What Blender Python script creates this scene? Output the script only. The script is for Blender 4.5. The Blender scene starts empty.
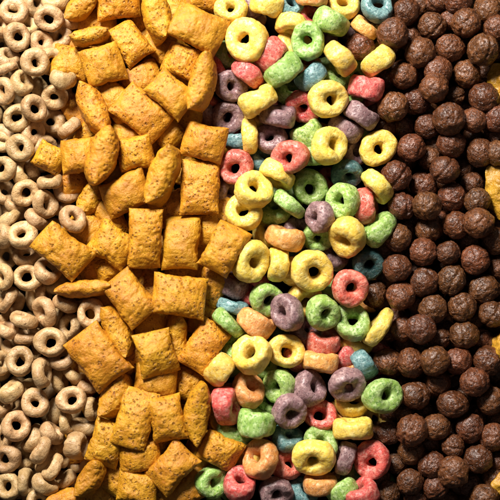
import bpy, bmesh, math, random
import numpy as np
from mathutils import Vector, Matrix, Quaternion, noise

# ------------------------------------------------------------------ units
S = 0.0004                 # metres per photo pixel (a fruit ring is about 15 mm across)
ZREF = 46.0                # height (px) of the top of the pile
CAMD = 1500.0              # camera distance above ZREF (px)
R = math.radians
rnd = random.Random(7)
scene = bpy.context.scene
COL = scene.collection

# ------------------------------------------------------------------ catalogue of what lies where (photo pixels, y down)
# plain oat rings: x, y, outer diameter, tilt, direction the hole faces (deg, counter-clockwise), layer
OAT = [
(14,11,30,15,90,2),(49,18.5,29,15,270,3),(17,37,29,14,20,3),(35,62,30,10,0,4),(42,43,26,32,0,2),(60,36,27,25,150,1),
(35,5,26,48,0,1),(63,79,28,58,80,4),(22,83,27,52,30,3),(8,58,27,50,60,2),(6,68,24,62,110,3),(34,108,28,32,0,4),
(55,97,27,25,290,3),(17,118,29,15,0,3),(51,121,29,14,60,1),(69,128,27,75,130,4),(20,148,29,16,180,4),(33,133,27,30,0,2),
(3,169,29,20,180,3),(3,142,27,40,90,1),(21,172,26,62,10,2),(31,169,26,64,205,1),(50,182,28,66,98,3),(25,193,28,20,300,3),
(67,190,28,25,0,2),(4,192,26,40,40,1),(45,204,30,52,0,3),(23,235,31,28,90,4),(36,219,27,72,48,3),(9,219,28,66,130,2),
(2,236,29,55,170,3),(73,219,29,36,40,5),(5,257,28,25,0,2),(26,255,28,40,90,2),(28,278,29,18,90,3),(48,270,31,48,48,3),
(3,277,28,45,180,3),(8,300,28,60,150,2),(45,312,31,52,200,3),(43,292,26,60,0,1),(66,304,28,72,68,3),(24,320,29,70,75,3),
(7,330,27,66,70,2),(26,337,27,64,90,2),(50,342,32,8,90,4),(61,318,27,66,0,2),(69,327,28,34,170,2),(91,313,30,16,60,4),
(62,358,29,48,95,3),(20,361,30,10,90,4),(42,373,32,66,12,4),(73,373,26,66,45,2),(60,380,27,62,5,1),(88,386,24,66,80,2),
(11,391,29,58,120,3),(35,403,30,22,90,4),(71,400,30,22,90,4),(16,426,31,30,30,4),(33,438,30,60,150,3),(41,450,29,62,150,4),
(45,461,28,62,150,2),(53,467,28,58,145,4),(52,433,28,70,40,3),(66,423,24,72,10,3),(54,412,28,66,170,2),(91,409,25,70,5,3),
(84,426,28,66,80,2),(76,446,30,62,0,4),(7,459,30,15,200,3),(8,486,29,22,160,3),(26,482,31,70,5,3),(45,484,28,62,55,4),
(65,480,26,68,125,2),(40,503,29,30,90,4),(2,437,26,50,10,2),(12,443,26,45,330,1),(22,458,26,40,60,1),(50,61,28,35,330,3),
(39,87,27,60,20,2),(4,91,28,30,200,3),(28,26,26,40,60,1),(55,1,28,55,80,2),(62,52,25,55,30,1),(18,70,26,60,20,1),
(84,334,26,40,40,1),(16,202,26,45,70,1),(60,204,26,40,100,1),(55,283,26,50,120,1),(78,300,26,50,90,1),(14,347,26,50,90,1),
(30,390,26,50,30,1),(14,408,26,50,110,1),(30,350,26,45,0,1),(40,330,26,50,60,1),(18,2,26,50,80,1),(70,18,27,45,60,1),
(45,148,27,45,320,1),(14,104,26,45,60,1),(56,497,26,55,60,1),(20,500,27,45,80,2),(60,455,26,50,20,1),(0,310,28,50,10,1),(-1,25,28,50,20,2),(1,363,27,50,10,2),(0,405,27,45,60,2),
]
# corn pillows: x, y, length, visible width, angle of the length, 'f' lying flat or 's' on its side, layer
PIL = [
(81,7,40,27,40,'s',3),(117,2,46,36,10,'f',3),(91,37,41,21,10,'s',4),(130,43,46,33,-53,'f',3),(103,65,41,40,15,'f',5),(70,62,40,36,-8,'f',2),
(98,24,42,34,5,'f',1),(93,109,58,30,-64,'s',4),(142,113,57,41,-37,'f',4),(171,94,50,34,-42,'f',5),(202,82,61,29,78,'s',5),(198,28,54,40,-25,'f',5),
(156,14,58,31,103,'s',5),(203,-5,46,38,-5,'f',3),(182,61,36,34,-20,'f',4),(165,48,42,36,-40,'f',1),(116,102,44,32,-40,'f',3),(140,79,42,34,20,'f',2),
(102,156,60,34,72,'s',5),(136,153,38,36,8,'f',4),(79,156,36,37,5,'f',4),(50,158,34,29,-28,'f',3),(127,193,50,37,25,'f',4),(163,176,63,31,70,'s',5),
(204,142,44,38,-13,'f',5),(200,187,58,41,88,'f',4),(90,200,42,27,65,'s',2),(113,245,46,38,-32,'f',4),(145,238,60,35,87,'f',5),(181,243,56,38,86,'f',5),
(224,249,52,36,60,'f',5),(63,251,57,39,-39,'f',5),(88,230,44,36,-40,'f',2),(95,268,44,36,10,'f',1),(110,217,42,30,-70,'f',2),(112,268,40,30,20,'f',2),
(172,208,44,34,20,'f',2),(212,228,44,34,80,'f',2),(84,289,58,21,4,'s',4),(130,298,54,37,-52,'f',5),(118,331,57,29,-66,'s',4),(98,357,62,45,-52,'f',5),
(179,296,56,43,-8,'f',5),(152,318,48,38,85,'f',2),(176,337,48,24,88,'s',3),(204,347,54,36,58,'f',4),(156,353,46,40,-76,'f',5),(155,380,44,34,-4,'f',4),
(116,397,50,31,62,'s',4),(135,418,60,38,74,'f',5),(167,418,48,36,102,'f',5),(197,413,62,28,80,'s',5),(107,443,46,36,72,'f',4),(91,478,44,26,60,'s',4),
(64,500,40,26,15,'s',3),(98,494,44,34,30,'f',1),(118,474,46,38,60,'f',2),(140,457,42,34,8,'f',4),(138,487,42,34,-10,'f',4),(172,467,52,36,48,'f',5),
(202,454,48,34,80,'f',2),(187,490,52,34,35,'f',3),(221,451,42,34,-24,'f',4),(211,286,42,34,60,'f',2),(188,384,44,36,-20,'f',2),(131,352,44,34,-60,'f',2),
(150,292,42,36,60,'f',1),(222,214,40,30,60,'f',1),(162,492,44,34,-20,'f',2),(178,205,40,30,0,'f',1),(190,116,42,30,70,'f',1),(166,130,40,32,-50,'f',2),
(96,130,42,34,60,'f',1),(126,138,40,32,-30,'f',2),(72,182,40,30,20,'f',1),(205,318,42,34,70,'f',1),(104,300,42,34,20,'f',1),(152,440,42,34,70,'f',2),(215,400,40,30,80,'f',1),
]
# fruit rings: colour, x, y, outer diameter, tilt, facing, layer
FRU = [
('y',231,9,33,20,90,4),('y',247,40,46,18,190,5),('y',267,5,36,52,80,4),('v',249,4,34,55,30,3),('b',289,4,34,30,60,3),('o',312,-3,34,58,80,4),
('y',291,25,34,55,262,4),('y',294,45,36,40,60,3),('g',308,41,38,15,200,5),('g',331,22,42,66,62,4),('y',344,5,34,28,90,3),('b',377,6,35,18,90,5),
('o',365,28,32,62,50,3),('y',340,58,41,68,42,5),('y',378,61,40,80,132,4),('b',311,77,34,74,130,4),('y',328,99,41,16,340,5),('p',366,88,38,72,80,4),
('v',361,115,37,66,58,4),('p',270,55,38,72,140,4),('p',248,73,37,66,48,4),('g',283,71,43,64,128,5),('v',231,86,35,30,340,3),('y',258,101,42,76,120,5),
('p',303,107,36,35,250,3),('v',278,116,40,62,82,4),('v',228,117,35,20,300,2),('p',222,68,34,45,30,1),('p',205,108,34,45,300,1),('v',211,110,34,50,30,1),
('y',250,136,38,78,3,3),('b',236,139,34,60,80,1),('v',271,139,34,18,120,3),('p',290,157,38,20,200,5),('p',236,167,37,18,200,4),('g',307,133,38,62,120,3),
('g',315,154,36,62,100,3),('y',329,146,41,42,10,5),('y',378,148,39,6,0,4),('v',346,128,36,56,65,3),('v',352,152,34,45,0,1),('d',347,174,33,38,275,4),
('y',377,186,41,68,222,4),('g',310,187,38,15,300,4),('g',343,201,38,36,185,4),('p',366,206,38,58,10,3),('g',379,229,40,62,135,4),('v',320,217,33,48,190,5),
('y',347,237,43,50,222,5),('g',318,236,34,30,270,3),('y',254,190,40,32,50,5),('y',244,212,40,22,120,4),('y',277,175,38,58,240,4),('g',289,204,39,74,50,4),
('g',274,211,34,45,90,2),('o',285,238,42,66,75,4),('y',251,261,42,38,345,5),('y',278,264,40,76,172,4),('y',312,271,44,20,300,5),('y',293,271,34,60,10,3),
('y',304,299,38,35,300,3),('g',267,300,36,26,320,4),('v',287,312,38,42,182,5),('p',254,289,34,40,180,2),('v',233,284,37,55,70,2),('b',232,306,33,66,75,3),
('g',229,323,40,76,46,4),('o',256,323,41,64,58,4),('p',350,288,39,16,330,5),('d',368,264,34,22,300,3),('v',334,256,32,50,60,1),('g',323,313,37,26,310,5),
('g',352,322,40,22,100,4),('y',379,327,44,84,145,4),('v',306,331,34,40,60,2),('p',323,342,38,56,90,3),('p',343,355,36,55,130,2),('o',320,362,39,66,262,4),
('v',347,385,38,30,285,5),('o',348,366,30,50,90,2),('b',364,364,36,66,30,3),('g',383,396,40,22,10,5),('v',310,388,38,48,32,4),('p',320,415,36,22,90,3),
('y',353,402,36,35,90,3),('y',353,429,41,82,92,5),('g',321,443,37,30,60,4),('y',314,457,42,34,262,5),('v',345,458,36,72,165,4),('p',372,460,40,20,190,5),
('o',320,483,38,54,92,4),('g',342,490,36,72,125,4),('p',361,494,38,60,118,5),('g',356,478,32,50,60,2),('b',302,492,34,45,60,3),('v',276,493,36,24,300,4),
('p',288,464,36,34,60,3),('b',287,437,34,50,60,3),('v',289,411,37,34,318,5),('g',279,386,36,36,190,4),('y',286,351,38,18,50,4),('y',252,354,42,40,130,6),
('g',238,345,36,50,130,3),('y',219,369,37,66,140,5),('p',226,406,40,54,5,5),('o',248,390,38,50,60,4),('g',256,423,41,68,82,5),('g',235,434,38,70,60,3),
('g',268,404,32,50,60,2),('o',261,459,41,50,152,5),('y',248,458,34,45,200,3),('p',240,484,37,46,88,5),('g',212,482,36,34,350,4),('g',228,54,32,50,0,1),
('g',289,92,34,50,60,2),('g',328,288,34,50,90,2),('y',357,342,34,45,60,2),('y',257,118,34,50,80,1),('g',334,78,34,45,60,2),('v',226,192,34,40,0,1),
('y',268,232,34,40,60,1),('p',330,182,34,40,60,1),('g',348,96,34,40,60,1),('b',262,160,34,45,60,1),('o',305,65,34,45,60,1),('v',298,232,34,45,60,2),
('g',262,366,34,45,60,1),('p',298,356,34,45,60,2),('b',300,402,34,45,60,1),('o',338,415,34,45,60,1),('p',270,440,34,45,60,1),('g',222,498,34,45,60,2),
('y',336,338,34,45,60,1),('p',310,20,34,45,60,2),('o',250,20,34,45,60,1),
]
# cocoa puffs: x, y, diameter, stretch, layer
PUF = [
(406,12,28,1,3),(393,34,31,1,5),(432,26,27,1,3),(466,23,30,1,4),(458,1,28,1,3),(488,10,30,1,3),(496,28,26,1,4),(420,53,30,1,4),(450,48,28,1,4),(483,50,32,1,5),
(404,76,27,1,4),(438,71,28,1,4),(467,74,29,1,4),(434,88,29,1,5),(416,101,27,1,4),(456,95,20,1,3),(484,98,30,1,4),(393,107,30,1,4),(449,119,32,1,5),(474,120,25,1,4),
(427,126,25,1,3),(497,118,27,1,4),(411,148,28,1,4),(451,144,30,.86,4),(480,153,29,1,4),(498,153,25,1,4),(396,176,29,1,4),(445,170,30,.92,5),(430,159,23,1,2),(423,185,27,1,3),
(452,197,28,1,4),(472,184,23,1,2),(402,206,27,1,4),(427,206,30,1,5),(477,201,26,1,4),(495,136,23,1,2),(478,223,31,1,5),(456,225,27,1,4),(429,229,27,1,3),(398,238,28,1,4),
(423,252,28,1,4),(448,253,25,1,4),(475,260,29,1,4),(397,268,28,1,4),(424,282,29,1,4),(452,280,29,1,4),(484,289,31,.92,4),(495,241,28,1,3),(401,296,29,1,4),(433,309,28,1,4),
(462,307,28,1,4),(493,314,30,.9,4),(498,268,24,1,2),(374,294,26,1,2),(403,329,25,1,3),(421,329,29,1,5),(439,338,23,1,3),(464,335,30,.87,4),(388,362,28,1,3),(411,363,28,1,4),
(435,361,30,1,5),(458,361,27,1,4),(488,361,29,1,4),(438,383,27,1,3),(475,382,29,1,5),(415,395,29,1,4),(491,401,28,1,4),(453,404,32,.8,4),(404,413,21,1,3),(412,430,31,1,5),
(436,427,28,1,4),(470,428,28,1,4),(493,437,28,1,4),(388,433,24,1,3),(411,452,26,1,3),(453,446,24,1,4),(478,459,29,1,4),(432,465,27,1,4),(453,472,31,1,5),(396,463,22,1,2),
(410,482,26,1,4),(436,487,25,1,4),(388,493,25,1,3),(470,483,26,1,2),(494,477,25,1,3),(484,498,30,.9,4),(416,499,24,1,3),(498,462,20,1,3),(360,46,28,1,3),(438,0,26,1,2),
(409,38,24,1,2),(404,126,24,1,1),(385,128,24,1,1),(408,228,22,1,1),(384,250,24,1,2),(378,180,24,1,1),(388,330,24,1,1),(420,305,22,1,2),(462,168,22,1,1),(462,395,22,1,2),
(374,438,24,1,2),(378,478,24,1,2),(430,442,24,1,2),(468,240,22,1,2),(441,222,22,1,1),(480,340,24,1,1),(476,418,22,1,1),(424,412,22,1,1),(447,330,20,1,1),(418,75,22,1,1),
(385,78,24,1,1),(385,215,22,1,1),(500,86,22,1,2),(470,48,22,1,1),(436,145,22,1,1),(498,205,26,1,2),(500,345,24,1,2),(498,420,22,1,2),(450,20,22,1,2),(414,268,20,1,1),(372,385,24,1,1),
]
# corn flakes cut by the right edge: x, y, width, height, layer, bend axis, tilt
FLK = [(505,76,42,30,5,20,22),(512,104,34,32,4,70,15),(509,193,54,52,6,50,14),(503,343,40,36,5,100,66),(512,485,36,34,5,110,12)]

# ------------------------------------------------------------------ materials
def ns(px): return 1.0 / (px * S)

class NT:
    def __init__(s, name):
        s.m = bpy.data.materials.new(name); s.m.use_nodes = True
        s.t = s.m.node_tree; s.t.nodes.clear()
        s.out = s.n('ShaderNodeOutputMaterial'); s.b = s.n('ShaderNodeBsdfPrincipled')
        s.l(s.b.outputs[0], s.out.inputs[0])
    def n(s, k, **kw):
        x = s.t.nodes.new(k)
        for a, v in kw.items(): setattr(x, a, v)
        return x
    def l(s, a, b): s.t.links.new(a, b)
    def coord(s):
        tc = s.n('ShaderNodeTexCoord'); oi = s.n('ShaderNodeObjectInfo')
        mul = s.n('ShaderNodeMath', operation='MULTIPLY'); mul.inputs[1].default_value = 3.7
        s.l(oi.outputs['Random'], mul.inputs[0])
        add = s.n('ShaderNodeVectorMath', operation='ADD')
        s.l(tc.outputs['Object'], add.inputs[0]); s.l(mul.outputs[0], add.inputs[1])
        s.rand = oi.outputs['Random']
        return add.outputs[0]
    def noise(s, v, px, detail=3, rough=.55):
        x = s.n('ShaderNodeTexNoise'); x.inputs['Scale'].default_value = ns(px)
        x.inputs['Detail'].default_value = detail; x.inputs['Roughness'].default_value = rough
        s.l(v, x.inputs['Vector']); return x.outputs['Fac']
    def voro(s, v, px, feature='F1'):
        x = s.n('ShaderNodeTexVoronoi', feature=feature); x.inputs['Scale'].default_value = ns(px)
        s.l(v, x.inputs['Vector']); return x.outputs['Distance']
    def mr(s, f, a, b, c=0., d=1.):
        x = s.n('ShaderNodeMapRange'); x.interpolation_type = 'SMOOTHSTEP'
        for i, v in enumerate((a, b, c, d)): x.inputs[i + 1].default_value = v
        s.l(f, x.inputs[0]); return x.outputs[0]
    def mix(s, f, a, b, mode='MIX'):
        x = s.n('ShaderNodeMix', data_type='RGBA', blend_type=mode)
        if isinstance(f, float): x.inputs[0].default_value = f
        else: s.l(f, x.inputs[0])
        for i, c in ((6, a), (7, b)):
            if isinstance(c, tuple): x.inputs[i].default_value = (*c, 1)
            else: s.l(c, x.inputs[i])
        return x.outputs[2]
    def math(s, op, a, b):
        x = s.n('ShaderNodeMath', operation=op)
        for i, c in ((0, a), (1, b)):
            if isinstance(c, (int, float)): x.inputs[i].default_value = c
            else: s.l(c, x.inputs[i])
        return x.outputs[0]
    def bump(s, h, px, strength=1., prev=None):
        x = s.n('ShaderNodeBump'); x.inputs['Strength'].default_value = strength
        x.inputs['Distance'].default_value = px * S
        s.l(h, x.inputs['Height'])
        if prev is not None: s.l(prev, x.inputs['Normal'])
        return x.outputs[0]
    def hue(s, c, val=.12, h=.012):
        x = s.n('ShaderNodeHueSaturation')
        s.l(c, x.inputs['Color'])
        s.l(s.mr2(s.rand, 1 - val, 1 + val), x.inputs['Value'])
        r2 = s.math('FRACT', s.math('MULTIPLY', s.rand, 17.3), 0)
        s.l(s.mr2(r2, .5 - h, .5 + h), x.inputs['Hue'])
        return x.outputs[0]
    def mr2(s, f, c, d):
        x = s.n('ShaderNodeMapRange'); x.inputs[3].default_value = c; x.inputs[4].default_value = d
        s.l(f, x.inputs[0]); return x.outputs[0]
    def done(s, col, nrm, rough, spec=.5, sss=0., srad=(1, .5, .25), sscale=2.):
        b = s.b
        s.l(col, b.inputs['Base Color'])
        if nrm is not None: s.l(nrm, b.inputs['Normal'])
        if isinstance(rough, float): b.inputs['Roughness'].default_value = rough
        else: s.l(rough, b.inputs['Roughness'])
        b.inputs['Specular IOR Level'].default_value = spec
        if sss:
            b.inputs['Subsurface Weight'].default_value = sss
            b.inputs['Subsurface Radius'].default_value = srad
            b.inputs['Subsurface Scale'].default_value = sscale * S
        return s.m

def mat_oat():
    t = NT('toasted_oat'); v = t.coord()
    big = t.noise(v, 9, 3); fine = t.noise(v, 2.2, 4, .6); pit = t.noise(v, 1.5, 2)
    c = t.mix(t.mr(big, .3, .7), (.37, .215, .085), (.53, .35, .172))
    c = t.mix(t.mr(fine, .56, .76, 0, .7), c, (.28, .12, .036))
    c = t.mix(t.mr(pit, .62, .71, 0, .85), c, (.14, .055, .018))
    c = t.hue(c, .13, .008)
    n = t.bump(t.noise(v, 5, 3), 1.0, .6); n = t.bump(t.mr(pit, .55, .75, 1, 0), .4, .6, n); n = t.bump(fine, .8, .7, n)
    return t.done(c, n, .46, .5, .12, (1, .5, .22), 2.2)

def mat_pillow():
    t = NT('corn_crisp'); v = t.coord()
    big = t.noise(v, 14, 3); mid = t.noise(v, 5, 5, .66); fine = t.noise(v, 1.5, 3, .65); gate = t.math('ADD', t.noise(v, 13, 2), t.mr2(t.rand, -.10, .10))
    wob = t.n('ShaderNodeVectorMath', operation='ADD'); sc = t.n('ShaderNodeVectorMath', operation='SCALE')
    nz = t.n('ShaderNodeTexNoise'); nz.inputs['Scale'].default_value = ns(3); t.l(v, nz.inputs['Vector'])
    t.l(nz.outputs['Color'], sc.inputs[0]); sc.inputs['Scale'].default_value = 4.5 * S
    t.l(v, wob.inputs[0]); t.l(sc.outputs[0], wob.inputs[1])
    hole = t.math('MULTIPLY', t.mr(t.voro(wob.outputs[0], 4.2), .10, .36, 1, 0), t.mr(gate, .38, .62))
    c = t.mix(t.mr(big, .3, .7), (.46, .185, .007), (.60, .285, .014))
    c = t.mix(t.mr(mid, .52, .72, 0, .55), c, (.30, .092, .005))
    c = t.mix(t.mr(mid, .24, .42, .5, 0), c, (.66, .39, .06))
    c = t.mix(t.math('MULTIPLY', t.mr(fine, .46, .64, 0, .75), t.mr(gate, .35, .65, .25, 1)), c, (.26, .085, .006))
    c = t.mix(t.math('MULTIPLY', hole, .7), c, (.17, .046, .005))
    c = t.hue(c, .11, .006)
    n = t.bump(t.noise(v, 8, 3), 1.5, .5)
    n = t.bump(t.math('SUBTRACT', 1, hole), 1.5, .9, n)
    n = t.bump(mid, 1.7, .7, n); n = t.bump(fine, .9, .7, n)
    return t.done(c, n, .46, .45, .05, (1, .45, .1), 1.4)

def mat_fruit(name, base, deep, pale, speck=.75):
    t = NT(name); v = t.coord()
    big = t.noise(v, 10, 3); mid = t.noise(v, 4.5, 5, .66); sp = t.noise(v, 2.8, 4, .65); fine = t.noise(v, 1.1, 2)
    c = t.mix(t.mr(big, .35, .68), base, tuple(.7 * a + .3 * b for a, b in zip(base, pale)))
    c = t.mix(t.mr(mid, .48, .64, 0, .85), c, pale)
    c = t.mix(t.mr(fine, .56, .70, 0, .35), c, pale)
    c = t.mix(t.mr(sp, .54, .66, 0, speck), c, deep)
    c = t.hue(c, .10, .008)
    n = t.bump(t.noise(v, 6, 3), 1.0, .5)
    n = t.bump(t.mr(sp, .5, .72, 1, 0), .7, .7, n)
    n = t.bump(mid, .9, .5, n); n = t.bump(fine, .4, .5, n)
    return t.done(c, n, t.mr(mid, .35, .7, .32, .5), .55, .2, (1, .7, .45), 2.4)

def mat_puff():
    t = NT('cocoa_crisp'); v = t.coord()
    big = t.noise(v, 9, 3); mid = t.noise(v, 3.0, 4, .6); pit = t.noise(v, 2.0, 2); fine = t.noise(v, 1.2, 3, .6)
    c = t.mix(t.mr(big, .3, .7), (.056, .0165, .003), (.108, .033, .0055))
    c = t.mix(t.mr(mid, .50, .70, 0, .8), c, (.225, .070, .011))
    c = t.mix(t.mr(pit, .56, .68, 0, .8), c, (.026, .008, .003))
    c = t.hue(c, .18, .003)
    t.b.inputs['Specular Tint'].default_value = (1, .80, .66, 1)
    n = t.bump(t.noise(v, 6, 3), 1.0, .5)
    n = t.bump(mid, 1.5, .8, n); n = t.bump(t.mr(pit, .5, .7, 1, 0), .5, .8, n); n = t.bump(fine, .4, .6, n)
    return t.done(c, n, t.mr(mid, .35, .7, .19, .33), .32)

def mat_puff():
    t = NT('cocoa_crisp'); v = t.coord()
    big = t.noise(v, 9, 3); mid = t.noise(v, 3.6, 4, .6); pit = t.noise(v, 2.0, 2); fine = t.noise(v, 1.1, 2)
    c = t.mix(t.mr(big, .3, .7), (.066, .021, .007), (.125, .041, .014))
    c = t.mix(t.mr(mid, .50, .72, 0, .75), c, (.215, .080, .028))
    c = t.mix(t.mr(pit, .56, .68, 0, .8), c, (.020, .006, .003))
    c = t.hue(c, .22, .008)
    n = t.bump(t.noise(v, 6, 3), 1.4, .6)
    n = t.bump(mid, 1.6, .8, n); n = t.bump(t.mr(pit, .5, .7, 1, 0), .6, .8, n); n = t.bump(fine, .45, .6, n)
    return t.done(c, n, t.mr(mid, .35, .7, .26, .46), .55)

def mat_flake():
    t = NT('corn_flake'); v = t.coord()
    big = t.noise(v, 11, 3); mid = t.noise(v, 4, 4, .6); pit = t.noise(v, 2, 2)
    c = t.mix(t.mr(big, .3, .7), (.36, .165, .012), (.50, .27, .024))
    c = t.mix(t.mr(mid, .58, .8, 0, .6), c, (.48, .20, .02))
    n = t.bump(t.noise(v, 7, 3), 2.2, .8); n = t.bump(mid, 1.2, .8, n); n = t.bump(pit, .5, .6, n)
    return t.done(c, n, .42, .5, .08, (1, .5, .1), 1.5)

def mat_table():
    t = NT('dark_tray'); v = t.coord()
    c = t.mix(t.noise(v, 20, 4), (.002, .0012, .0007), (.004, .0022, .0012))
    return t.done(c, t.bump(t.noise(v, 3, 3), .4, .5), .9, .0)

M = {'oat': mat_oat(), 'pil': mat_pillow(), 'puf': mat_puff(), 'flk': mat_flake(),
     'y': mat_fruit('yellow_crisp', (.74, .48, .060), (.58, .27, .02), (.82, .66, .23), .25),
     'g': mat_fruit('green_crisp', (.23, .375, .065), (.08, .24, .02), (.51, .62, .28)),
     'p': mat_fruit('pink_crisp', (.54, .075, .055), (.38, .016, .018), (.69, .30, .23)),
     'o': mat_fruit('orange_crisp', (.66, .26, .055), (.52, .12, .015), (.76, .46, .19), .4),
     'v': mat_fruit('purple_crisp', (.20, .105, .110), (.09, .035, .048), (.42, .28, .27)),
     'd': mat_fruit('shaded_teal_crisp', (.028, .085, .088), (.010, .035, .045), (.13, .22, .21)),  # teal again, with the shade of the lower layers put into its colour
     'b': mat_fruit('teal_crisp', (.085, .195, .20), (.025, .085, .105), (.30, .43, .42))}

# ------------------------------------------------------------------ meshes (several shapes of each kind, in pixels * S)
def fn(p, px, seed, octv=3):
    q = Vector(p) / px + Vector((seed * 13.1, seed * 7.7, seed * 3.3))
    return noise.fractal(q, 1.0, 2.0, octv)

def mesh_from(name, verts, faces, mat):
    me = bpy.data.meshes.new(name)
    me.from_pydata([tuple(Vector(v) * S) for v in verts], [], faces)
    bm = bmesh.new(); bm.from_mesh(me); bmesh.ops.recalc_face_normals(bm, faces=bm.faces); bm.to_mesh(me); bm.free()
    me.polygons.foreach_set('use_smooth', [True] * len(me.polygons))
    me.materials.append(mat); me.update()
    return me, np.array([tuple(v) for v in verts])

def ring_shape(seed, outer, hole, half_h, lump, nu=72, nv=36, sq=1.0, dent=0.):
    """a puffed ring: uneven section, off-centre hole, dented wall"""
    r = random.Random(seed)
    mj = (outer + hole) / 2; mn = (outer - hole) / 2
    ox, oy = r.uniform(-.10, .10) * outer, r.uniform(-.10, .10) * outer
    ell = r.uniform(.93, 1.07); ph = r.uniform(0, 6.28); ph2 = r.uniform(0, 6.28); ph3 = r.uniform(0, 6.28); ph4 = r.uniform(0, 6.28)
    da = r.uniform(0, 6.28)
    V = []
    for i in range(nu):
        a = 2 * math.pi * i / nu
        k = 1 + .07 * math.sin(2 * a + ph) + .05 * math.sin(3 * a + ph2)
        hh = half_h * (1 + .10 * math.sin(a + ph3) + .06 * math.sin(2 * a + ph4))
        wob = .06 * half_h * math.sin(2 * a + ph2)
        dd = dent * math.exp(-((math.sin((a - da) / 2) * 2) ** 2) / .35)
        for j in range(nv):
            b = 2 * math.pi * j / nv
            cb, sb = math.cos(b), math.sin(b)
            e = sq
            cx = math.copysign(abs(cb) ** e, cb); sz = math.copysign(abs(sb) ** e, sb)
            inner = (1 - cb) / 2
            rad = mj + mn * k * cx
            rad -= dd * (1 - inner) * mn * math.exp(-(sb / .6) ** 2)
            x = rad * math.cos(a) * ell + ox * inner
            y = rad * math.sin(a) / ell + oy * inner
            V.append(Vector((x, y, hh * sz + wob)))
    F = [(i * nv + j, ((i + 1) % nu) * nv + j, ((i + 1) % nu) * nv + (j + 1) % nv, i * nv + (j + 1) % nv) for i in range(nu) for j in range(nv)]
    out = []
    for i in range(nu):
        a = 2 * math.pi * i / nu
        c = Vector((mj * math.cos(a), mj * math.sin(a), 0))
        for j in range(nv):
            p = V[i * nv + j]
            d = (p - c).normalized()
            out.append(p + d * (lump * fn(p, outer * .55, seed) + lump * .45 * fn(p, outer * .2, seed + 40)))
    return out, F

def pillow_shape(seed, L, W, T, nu=70, nv=84):
    """a tube pinched flat at both ends; corners flare a little"""
    r = random.Random(seed)
    V = []; f1 = r.uniform(.03, .10); f2 = r.uniform(.03, .10); skew = r.uniform(-.09, .09)
    bow = r.uniform(-.06, .06); tw = r.uniform(-.18, .18); pw = r.uniform(1.9, 2.7); e1 = r.uniform(-.05, .09); e2 = r.uniform(-.05, .09)
    for i in range(nu + 1):
        u = -1 + 2 * i / nu
        u = math.copysign(1 - (1 - abs(u)) ** 1.25, u)
        fl = f1 if u < 0 else f2
        w = W / 2 * (1 - fl * (1 - u * u) ** 1.2 + .02 * u)
        h = T * max(0, 1 - abs(u) ** pw) ** .72 + 1.25
        ex = 2 / (2.0 + .5 * abs(u))
        for j in range(nv):
            b = 2 * math.pi * j / nv
            cb, sb = math.cos(b), math.sin(b)
            y = w * math.copysign(abs(cb) ** (ex * .78), cb)
            z = h * math.copysign(abs(sb) ** (ex * .95), sb)
            ed = (e1 if u < 0 else e2)
            x = L / 2 * u * (1 - ed * (1 - (y / w) ** 2) * abs(u) ** 3) + skew * y * u * u * .8
            z += bow * L * .5 * (u * u - .4) + .7 * math.sin(3.5 * y / w + seed) * abs(u) ** 6
            ca, sa = math.cos(tw * u), math.sin(tw * u)
            V.append(Vector((x, y * ca - z * sa, y * sa + z * ca)))
    F = [(i * nv + j, (i + 1) * nv + j, (i + 1) * nv + (j + 1) % nv, i * nv + (j + 1) % nv) for i in range(nu) for j in range(nv)]
    F.append(tuple(range(nv))); F.append(tuple(nu * nv + j for j in reversed(range(nv))))
    out = []
    for i in range(nu + 1):
        u = -1 + 2 * i / nu
        for j in range(nv):
            p = V[i * nv + j]; b = 2 * math.pi * j / nv
            d = Vector((.25 * u, .7 * math.cos(b), math.sin(b))).normalized()
            k = 1.5 * (1 - .6 * abs(u) ** 4)
            out.append(p + d * k * (1.0 * fn(p, 13, seed, 3) - .95 * max(0, fn(p, 4.2, seed + 9, 2) - .08)))
    return out, F

def puff_shape(seed, rad):
    bm = bmesh.new(); bmesh.ops.create_icosphere(bm, subdivisions=5, radius=1)
    r = random.Random(seed)
    sx, sy, sz = r.uniform(.95, 1.06), r.uniform(.95, 1.06), r.uniform(.92, 1.03)
    ax = Vector((r.gauss(0, 1), r.gauss(0, 1), r.gauss(0, .5))).normalized()
    seam = r.choice([0, 0, 0, .09]); off = r.uniform(-.25, .25)
    V = []
    for v in bm.verts:
        p = v.co.normalized()
        d = .085 * fn(p, .8, seed, 2) + .05 * fn(p, .30, seed + 5, 3) + .022 * fn(p, .13, seed + 31, 2)
        d -= .025 * max(0, 1 - 3.0 * abs(fn(p, .42, seed + 11, 2)))
        s = p.dot(ax) - off + .12 * fn(p, .5, seed + 21, 2)
        d -= seam * math.exp(-(s / .10) ** 2)
        q = p * rad * (1 + d)
        V.append(Vector((q.x * sx, q.y * sy, q.z * sz)))
    F = [tuple(v.index for v in f.verts) for f in bm.faces]
    bm.free()
    return V, F

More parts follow.
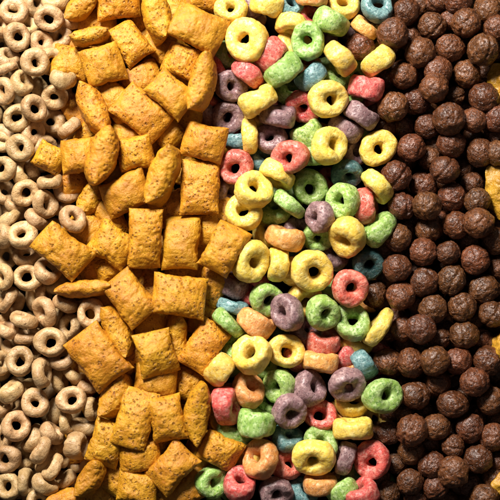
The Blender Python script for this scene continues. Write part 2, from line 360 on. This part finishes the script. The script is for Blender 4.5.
def flake_shape(seed, w, h, bend, n=26):
    r = random.Random(seed)
    top, bot = [], []
    ph = [r.uniform(0, 6.28) for _ in range(5)]
    def pt(rr, a):
        e = 1 + .10 * math.sin(2 * a + ph[0]) + .09 * math.sin(3 * a + ph[1]) + .07 * math.sin(5 * a + ph[2]) + .045 * math.sin(9 * a + ph[3])
        x, y = rr * e * math.cos(a) * w / 2, rr * e * math.sin(a) * h / 2
        c = math.cos(R(bend)) * x + math.sin(R(bend)) * y
        z = -.016 * c * c + 3.8 * fn((x, y, 0), 13, seed, 3) + 1.0 * fn((x, y, 5), 5, seed, 2)
        return Vector((x, y, z))
    na = 64; rings = 14
    V = []; F = []
    for side in (1, -1):
        base = len(V); V.append(pt(0, 0) + Vector((0, 0, .8 * side)))
        for k in range(1, rings + 1):
            rr = k / rings; th = .8 * math.sqrt(max(0.02, 1 - rr ** 6))
            for i in range(na): V.append(pt(rr, 2 * math.pi * i / na) + Vector((0, 0, th * side)))
        for i in range(na): F.append((base, base + 1 + i, base + 1 + (i + 1) % na))
        for k in range(rings - 1):
            for i in range(na):
                a = base + 1 + k * na; b = a + na; j = (i + 1) % na
                F.append((a + i, b + i, b + j, a + j))
    o = 1 + (rings - 1) * na; o2 = o + 1 + rings * na
    for i in range(na):
        j = (i + 1) % na; F.append((o + i, o2 + i, o2 + j, o + j))
    return V, F

OATS = [mesh_from('oat_ring', *ring_shape(100 + k, 14.5, rnd.uniform(3.6, 5.2), rnd.uniform(5.6, 6.9), .75, 60, 30, .92, .0), M['oat']) for k in range(12)]
FSH = [ring_shape(200 + k, 19, rnd.uniform(4.0, 6.4), rnd.uniform(9.2, 11.0), 1.0, 72, 36, .74, rnd.choice([0, 0, .10])) for k in range(12)]
FRUS = {c: [mesh_from('fruit_ring', *sh, M[c]) for sh in FSH] for c in 'ygpovbd'}
PUFS = [mesh_from('cocoa_puff', *puff_shape(300 + k, 14), M['puf']) for k in range(12)]

# ------------------------------------------------------------------ list of every piece with its pose
items = []
def axis_quat(t, az, spin):
    n = Vector((math.sin(R(t)) * math.cos(R(az)), math.sin(R(t)) * math.sin(R(az)), math.cos(R(t))))
    return Vector((0, 0, 1)).rotation_difference(n) @ Quaternion((0, 0, 1), spin)
def add(kind, x, y, layer, mesh, verts, q, sc, **kw):
    items.append(dict(kind=kind, x=x, y=y, layer=layer, mesh=mesh, q=q, sc=Vector(sc), verts=verts, **kw))

THICK = {(76, 446): 1.6, (63, 79): 1.45, (50, 182): 1.2, (379, 327): .72, (289, 204): .74, (229, 323): .76, (377, 186): .84, (365, 28): .78,
         (235, 434): .78, (232, 306): .78, (250, 136): .8, (345, 458): .85, (248, 73): .9, (277, 175): .85, (266, 323): .9, (320, 483): .85,
         (219, 369): 1.35, (256, 423): 1.2, (366, 88): 1.15, (270, 55): 1.1, (261, 459): 1.1}
cnt = 0
for (x, y, d, t, az, l) in OAT:
    me, v = OATS[cnt % 12]; cnt += 1
    k = d / 29.5
    add('oat', x, y, l, me, v, axis_quat(t if t < 57 else t + (90 - t) * .5, az, rnd.uniform(0, 6.28)), (k, k, k * rnd.uniform(.95, 1.1) * THICK.get((x, y), 1)), t=t, az=az, d=d)
cnt = 3
for (c, x, y, d, t, az, l) in FRU:
    cnt = (cnt * 5 + 7 + len(items)) % 12
    me, v = FRUS[c][cnt]
    k = d / 40.0
    add('fru', x, y, l, me, v, axis_quat(t if t < 52 else t + (90 - t) * (.8 if t >= 64 else .5), az, rnd.uniform(0, 6.28)), (k, k, k * THICK.get((x, y), 1)), t=t, az=az, d=d, c=c)
for n, (x, y, d, st, l) in enumerate(PUF):
    me, v = PUFS[(n * 7) % 12]; k = d / 27.0
    q = Quaternion((rnd.gauss(0, 1), rnd.gauss(0, 1), rnd.gauss(0, 1), rnd.gauss(0, 1))).normalized() if st == 1 else Quaternion((0, 0, 1), rnd.uniform(-.3, .3))
    add('puf', x, y, l, me, v, q, (k, k * st, k), d=d, st=st)
for n, (x, y, L, W, th, kind, l) in enumerate(PIL):
    T = rnd.uniform(10.5, 12.5)
    if kind == 'f':
        b = W - 1; roll = rnd.uniform(-11, 11); pitch = rnd.uniform(-9, 9)
    else:
        b = max(30, W + 3); T = W / 2 - 3.2
        roll = rnd.uniform(72, 84) * rnd.choice([-1, 1]); pitch = rnd.uniform(-6, 6)
    me, v = mesh_from('corn_pillow', *pillow_shape(400 + n, L - 1.5, b, T), M['pil'])
    q = Quaternion((0, 0, 1), R(th)) @ Quaternion((0, 1, 0), R(pitch)) @ Quaternion((1, 0, 0), R(roll))
    add('pil', x, y, l, me, v, q, (1, 1, 1), L=L, W=W, th=th, pose=kind)
for n, (x, y, w, h, l, bend, tilt) in enumerate(FLK):
    me, v = mesh_from('corn_flake', *flake_shape(500 + n, w, h, bend), M['flk'])
    add('flk', x, y, l, me, v, axis_quat(tilt, 160, rnd.uniform(-.3, .3)), (1, 1, 1))
# the buried bottom layer that shows in the dark gaps
def fill(kind, x0, x1, step):
    yy = -22; row = 0
    while yy < 512:
        xx = x0 + (row % 2) * step / 2
        while xx < x1:
            x = xx + rnd.uniform(-4, 4); y = yy + rnd.uniform(-4, 4); xx += step
            if any((x - hx) ** 2 + (y - hy) ** 2 < (step * .62) ** 2 for hx, hy in HOLES): continue      # ring holes look down into the dark
            if kind == 'oat':
                me, v = rnd.choice(OATS); q = axis_quat(rnd.uniform(5, 45), rnd.uniform(0, 360), 0)
            elif kind == 'puf':
                me, v = rnd.choice(PUFS); q = axis_quat(rnd.uniform(0, 180), rnd.uniform(0, 360), 0)
            elif kind == 'fru':
                c = rnd.choice('ygpovb'); me, v = rnd.choice(FRUS[c]); q = axis_quat(rnd.uniform(5, 40), rnd.uniform(0, 360), 0)
            else:
                me, v = FILLP[rnd.randrange(3)]; q = Quaternion((0, 0, 1), rnd.uniform(0, 6.28))
            add(kind, x, y, 0, me, v, q, (.95, .95, .95), filler=True)
        yy += step * .88; row += 1
FILLP = [mesh_from('corn_pillow', *pillow_shape(480 + n, 43, 36, 9.5), M['pil']) for n in range(3)]
HOLES = [(it['x'], it['y']) for it in items if it['kind'] in ('oat', 'fru') and it['layer'] >= 2 and it['t'] < 40]
fill('oat', -12, 92, 26); fill('pil', 84, 236, 38); fill('fru', 232, 384, 36); fill('puf', 378, 516, 26)

# ------------------------------------------------------------------ settle every piece on those below it
CELL = 2.0; OFF = 60; N = int((500 + 2 * OFF) / CELL)
H = np.zeros((N, N)); ID = -np.ones((N, N), int)
TARGET = {0: 10, 1: 19, 2: 27, 3: 35, 4: 44, 5: 53, 6: 58}
order = sorted(range(len(items)), key=lambda i: (items[i]['layer'], i))
for i in order:
    it = items[i]
    m = np.array(it['q'].to_matrix())
    w = (it['verts'] * np.array(it['sc'])) @ m.T
    gx = np.floor((it['x'] + w[:, 0] + OFF) / CELL).astype(int); gy = np.floor((it['y'] - w[:, 1] + OFF) / CELL).astype(int)
    ok = (gx >= 0) & (gx < N) & (gy >= 0) & (gy < N)
    gx, gy, wz = gx[ok], gy[ok], w[ok, 2]
    key = gy * N + gx
    uk, inv = np.unique(key, return_inverse=True)
    bot = np.full(len(uk), 1e9); top = np.full(len(uk), -1e9)
    np.minimum.at(bot, inv, wz); np.maximum.at(top, inv, wz)
    hh = H.ravel()[uk]
    z = float(np.quantile(hh - bot, .95))
    tg = TARGET[it['layer']]
    z = min(max(z, tg - 6), tg + {'pil': 14, 'puf': 7}.get(it['kind'], 9))
    z = max(z, -float(w[:, 2].min()) + .2)
    it['z'] = z
    Hr, Ir = H.ravel(), ID.ravel()
    up = top + z > hh
    Hr[uk[up]] = (top + z)[up]; Ir[uk[up]] = i
    it['nver'] = len(uk)
lo = int(OFF / CELL); hi = int((500 + OFF) / CELL)
sub = ID[lo:hi, lo:hi]
vis = np.bincount(sub[sub >= 0].ravel(), minlength=len(items))
for i, it in enumerate(items): it['vis'] = int(vis[i]); it['frac'] = vis[i] / max(1, it['nver'])

# ------------------------------------------------------------------ words that single each piece out
KIND = {'oat': 'oat_ring', 'fru': 'fruit_ring', 'puf': 'cocoa_puff', 'pil': 'corn_pillow', 'flk': 'corn_flake'}
CNAME = {'y': 'yellow', 'g': 'green', 'p': 'pink', 'o': 'orange', 'v': 'purple', 'b': 'teal', 'd': 'dark teal'}
GROUP = {'oat': 'beige oat rings on the left', 'fru': 'coloured fruit rings in the middle', 'puf': 'brown cocoa puffs on the right', 'pil': 'golden corn pillows beside the oat rings', 'flk': 'corn flakes at the right edge'}
DOWN = ['at the very top', 'one tenth down', 'a fifth down', 'three tenths down', 'four tenths down', 'halfway down', 'six tenths down', 'seven tenths down', 'four fifths down', 'nine tenths down', 'at the very bottom']
def compass(az):
    return ['right', 'upper right', 'top', 'upper left', 'left', 'lower left', 'bottom', 'lower right'][int(((az % 360) + 22.5) // 45) % 8]
def where_down(y): return DOWN[min(10, max(0, int(round(y / 50))))]
def lean(th):
    a = th % 180
    return 'lying crosswise' if a < 20 or a > 160 else 'upright' if 70 < a < 110 else 'rising rightward' if a <= 70 else 'falling rightward'
BAND = {'oat': (0, 95, ['by the left edge', 'mid-band', 'beside the pillows']),
        'pil': (62, 232, ['beside the oat rings', 'mid-band', 'beside the fruit rings']),
        'puf': (376, 500, ['beside the fruit rings', 'mid-band', 'by the right edge']),
        'fru': (222, 378, ['on the pillow side', 'mid-band', 'on the puff side'])}
def column(it):
    a, b, w = BAND[it['kind']]
    return w[min(2, max(0, int((it['x'] - a) / (b - a) * 3)))]
def base_words(it):
    k = it['kind']
    if k == 'oat' or k == 'fru':
        nm = 'beige oat ring' if k == 'oat' else CNAME[it['c']] + ' fruit ring'
        t = it['t']
        if it['frac'] < .35: return 'half-buried ' + nm
        if t < 24: return nm + ' lying flat'
        if t < 57: return nm + ' tilted to the ' + compass(it['az'])
        return nm + ' on edge ' + lean(it['az'] + 90)
    if k == 'pil':
        if it['frac'] < .35: return 'half-buried golden pillow'
        return ('sideways golden pillow ' if it['pose'] == 's' else 'flat golden pillow ') + lean(it['th'])
    if k == 'puf':
        sz = 'small ' if it['d'] < 25 else 'large ' if it['d'] > 29.5 else ''
        return ('half-hidden ' if it['frac'] < .35 else 'oblong ' if it['st'] < 1 else 'round ') + sz + 'brown cocoa puff'
real = [i for i, it in enumerate(items) if not it.get('filler') and it['kind'] != 'flk']
def neighbour(i):
    it = items[i]; best = None
    for j in real:
        o = items[j]
        if j == i or o['vis'] < 60 or o['frac'] < .5: continue
        d = math.hypot(o['x'] - it['x'], o['y'] - it['y'])
        if best is None or d < best[0]: best = (d, j)
    o = items[best[1]]
    dx, dy = it['x'] - o['x'], it['y'] - o['y']
    rel = ('right of' if dx > 0 else 'left of') if abs(dx) > abs(dy) else ('below' if dy > 0 else 'above')
    nm = {'oat': 'oat ring', 'pil': 'pillow', 'puf': 'puff'}.get(o['kind']) or CNAME[o['c']] + ' ring'
    return rel + (' an ' if nm[0] in 'aeiou' else ' a ') + nm
labels = {}
for i in real:
    it = items[i]
    if it['kind'] == 'fru': labels[i] = base_words(it) + ' ' + neighbour(i) + ', ' + where_down(it['y'])
    else: labels[i] = base_words(it) + ' ' + column(it) + ', ' + where_down(it['y'])
def clashes():
    g = {}
    for i, s in labels.items(): g.setdefault(s, []).append(i)
    return [v for v in g.values() if len(v) > 1]
RANK = {2: ['upper of two', 'lower of two'], 3: ['upper of three', 'middle of three', 'lowest of three'],
        4: ['topmost of four', 'second highest of four', 'third highest of four', 'lowest of four'],
        5: ['topmost of five', 'second highest of five', 'middle of five', 'fourth highest of five', 'lowest of five'],
        6: ['topmost of six', 'second highest of six', 'third highest of six', 'fourth highest of six', 'fifth highest of six', 'lowest of six']}
HR = {2: ['left one of two', 'right one of two'], 3: ['leftmost of three', 'middle of three', 'rightmost of three']}
for grp in clashes():
    ys = [items[i]['y'] for i in grp]; xs = [items[i]['x'] for i in grp]
    n = len(grp)
    if n in HR and max(xs) - min(xs) > max(ys) - min(ys):
        for k, i in enumerate(sorted(grp, key=lambda i: items[i]['x'])): labels[i] += ', ' + HR[n][k]
    else:
        for k, i in enumerate(sorted(grp, key=lambda i: items[i]['y'])): labels[i] += ', ' + RANK[n][k]
FLAB = ['golden corn flake tip beside the largest puff, upper right edge', 'yellow corn flake just below the upper flake tip at the right edge',
        'biggest bumpy yellow corn flake, at the right edge above halfway', 'golden corn flake seen as a curled thin rim at the right edge',
        'small golden corn flake corner in the lower right edge of the photo']
flk_i = [i for i, it in enumerate(items) if it['kind'] == 'flk']
for i, s in zip(flk_i, FLAB): labels[i] = s
for i, s in labels.items():
    if len(s.split()) > 16: labels[i] = s.replace('brown ', '').replace('golden pillow', 'pillow').replace(' fruit ring', ' ring'); print('LONG', len(labels[i].split()), labels[i])
BURIED = {'oat': ('beige oat ring buried deep in the dark gaps between the oat rings above', 'buried oat rings'),
          'pil': ('golden corn pillow buried deep in the dark gaps under the other pillows', 'buried corn pillows'),
          'puf': ('brown cocoa puff buried deep in the black gaps under the other puffs', 'buried cocoa puffs')}
for c, n in CNAME.items(): BURIED[c] = (n + ' fruit ring buried deep in the dark gaps under the other fruit rings', 'buried %s fruit rings' % n)

# ------------------------------------------------------------------ place the objects
for i, it in enumerate(items):
    if it.get('filler') and it['vis'] == 0: continue          # nothing of it shows
    ob = bpy.data.objects.new(KIND[it['kind']], it['mesh'])
    f = (CAMD - (it['z'] - ZREF)) / CAMD
    ob.location = ((it['x'] - 250) * f * S, (250 - it['y']) * f * S, it['z'] * S)
    ob.rotation_mode = 'QUATERNION'; ob.rotation_quaternion = it['q']; ob.scale = it['sc']
    k = it['kind']
    ob['category'] = {'oat': 'cereal ring', 'fru': 'cereal ring', 'puf': 'cereal puff', 'pil': 'cereal pillow', 'flk': 'corn flake'}[k]
    if it.get('filler'):
        key = k
        if k == 'fru': key = [c for c in 'ygpovb' if it['mesh'] in [m for m, _ in FRUS[c]]][0]
        ob['label'], ob['group'] = BURIED[key]
    else:
        ob['label'] = labels[i]; ob['group'] = GROUP[k]
    COL.objects.link(ob)

# the dark surface everything is poured on
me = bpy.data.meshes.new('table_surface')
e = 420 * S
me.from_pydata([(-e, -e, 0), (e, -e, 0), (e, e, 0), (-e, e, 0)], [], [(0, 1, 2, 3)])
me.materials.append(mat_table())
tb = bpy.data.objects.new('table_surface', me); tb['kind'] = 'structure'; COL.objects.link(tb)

# ------------------------------------------------------------------ light, world, camera
def area(name, loc, target, size, power, color):
    li = bpy.data.lights.new(name, 'AREA'); li.shape = 'DISK'; li.size = size; li.energy = power; li.color = color
    o = bpy.data.objects.new(name, li); o.location = loc
    o.rotation_euler = (Vector(target) - Vector(loc)).to_track_quat('-Z', 'Y').to_euler(); COL.objects.link(o)
area('upper_left_lamp', (-.19, .42, .42), (0.0, 0.0, .01), .19, 10.7, (1, .95, .88))  # disk lamp for the main light, from the upper left

w = bpy.data.worlds.new('World'); scene.world = w; w.use_nodes = True
bg = w.node_tree.nodes['Background']; bg.inputs[0].default_value = (1, .93, .85, 1); bg.inputs[1].default_value = .07

cam = bpy.data.cameras.new('camera'); co = bpy.data.objects.new('camera', cam); COL.objects.link(co)
co.location = (0, 0, (ZREF + CAMD) * S)
cam.sensor_width = 36; cam.lens = 36 * CAMD / 500.0; cam.clip_start = .01; cam.clip_end = 20
scene.camera = co
cam.dof.use_dof = True; cam.dof.focus_distance = (CAMD - 4) * S; cam.dof.aperture_fstop = 5
scene.view_settings.view_transform = 'Standard'; scene.view_settings.look = 'None'
scene.view_settings.exposure = 0; scene.view_settings.gamma = 1
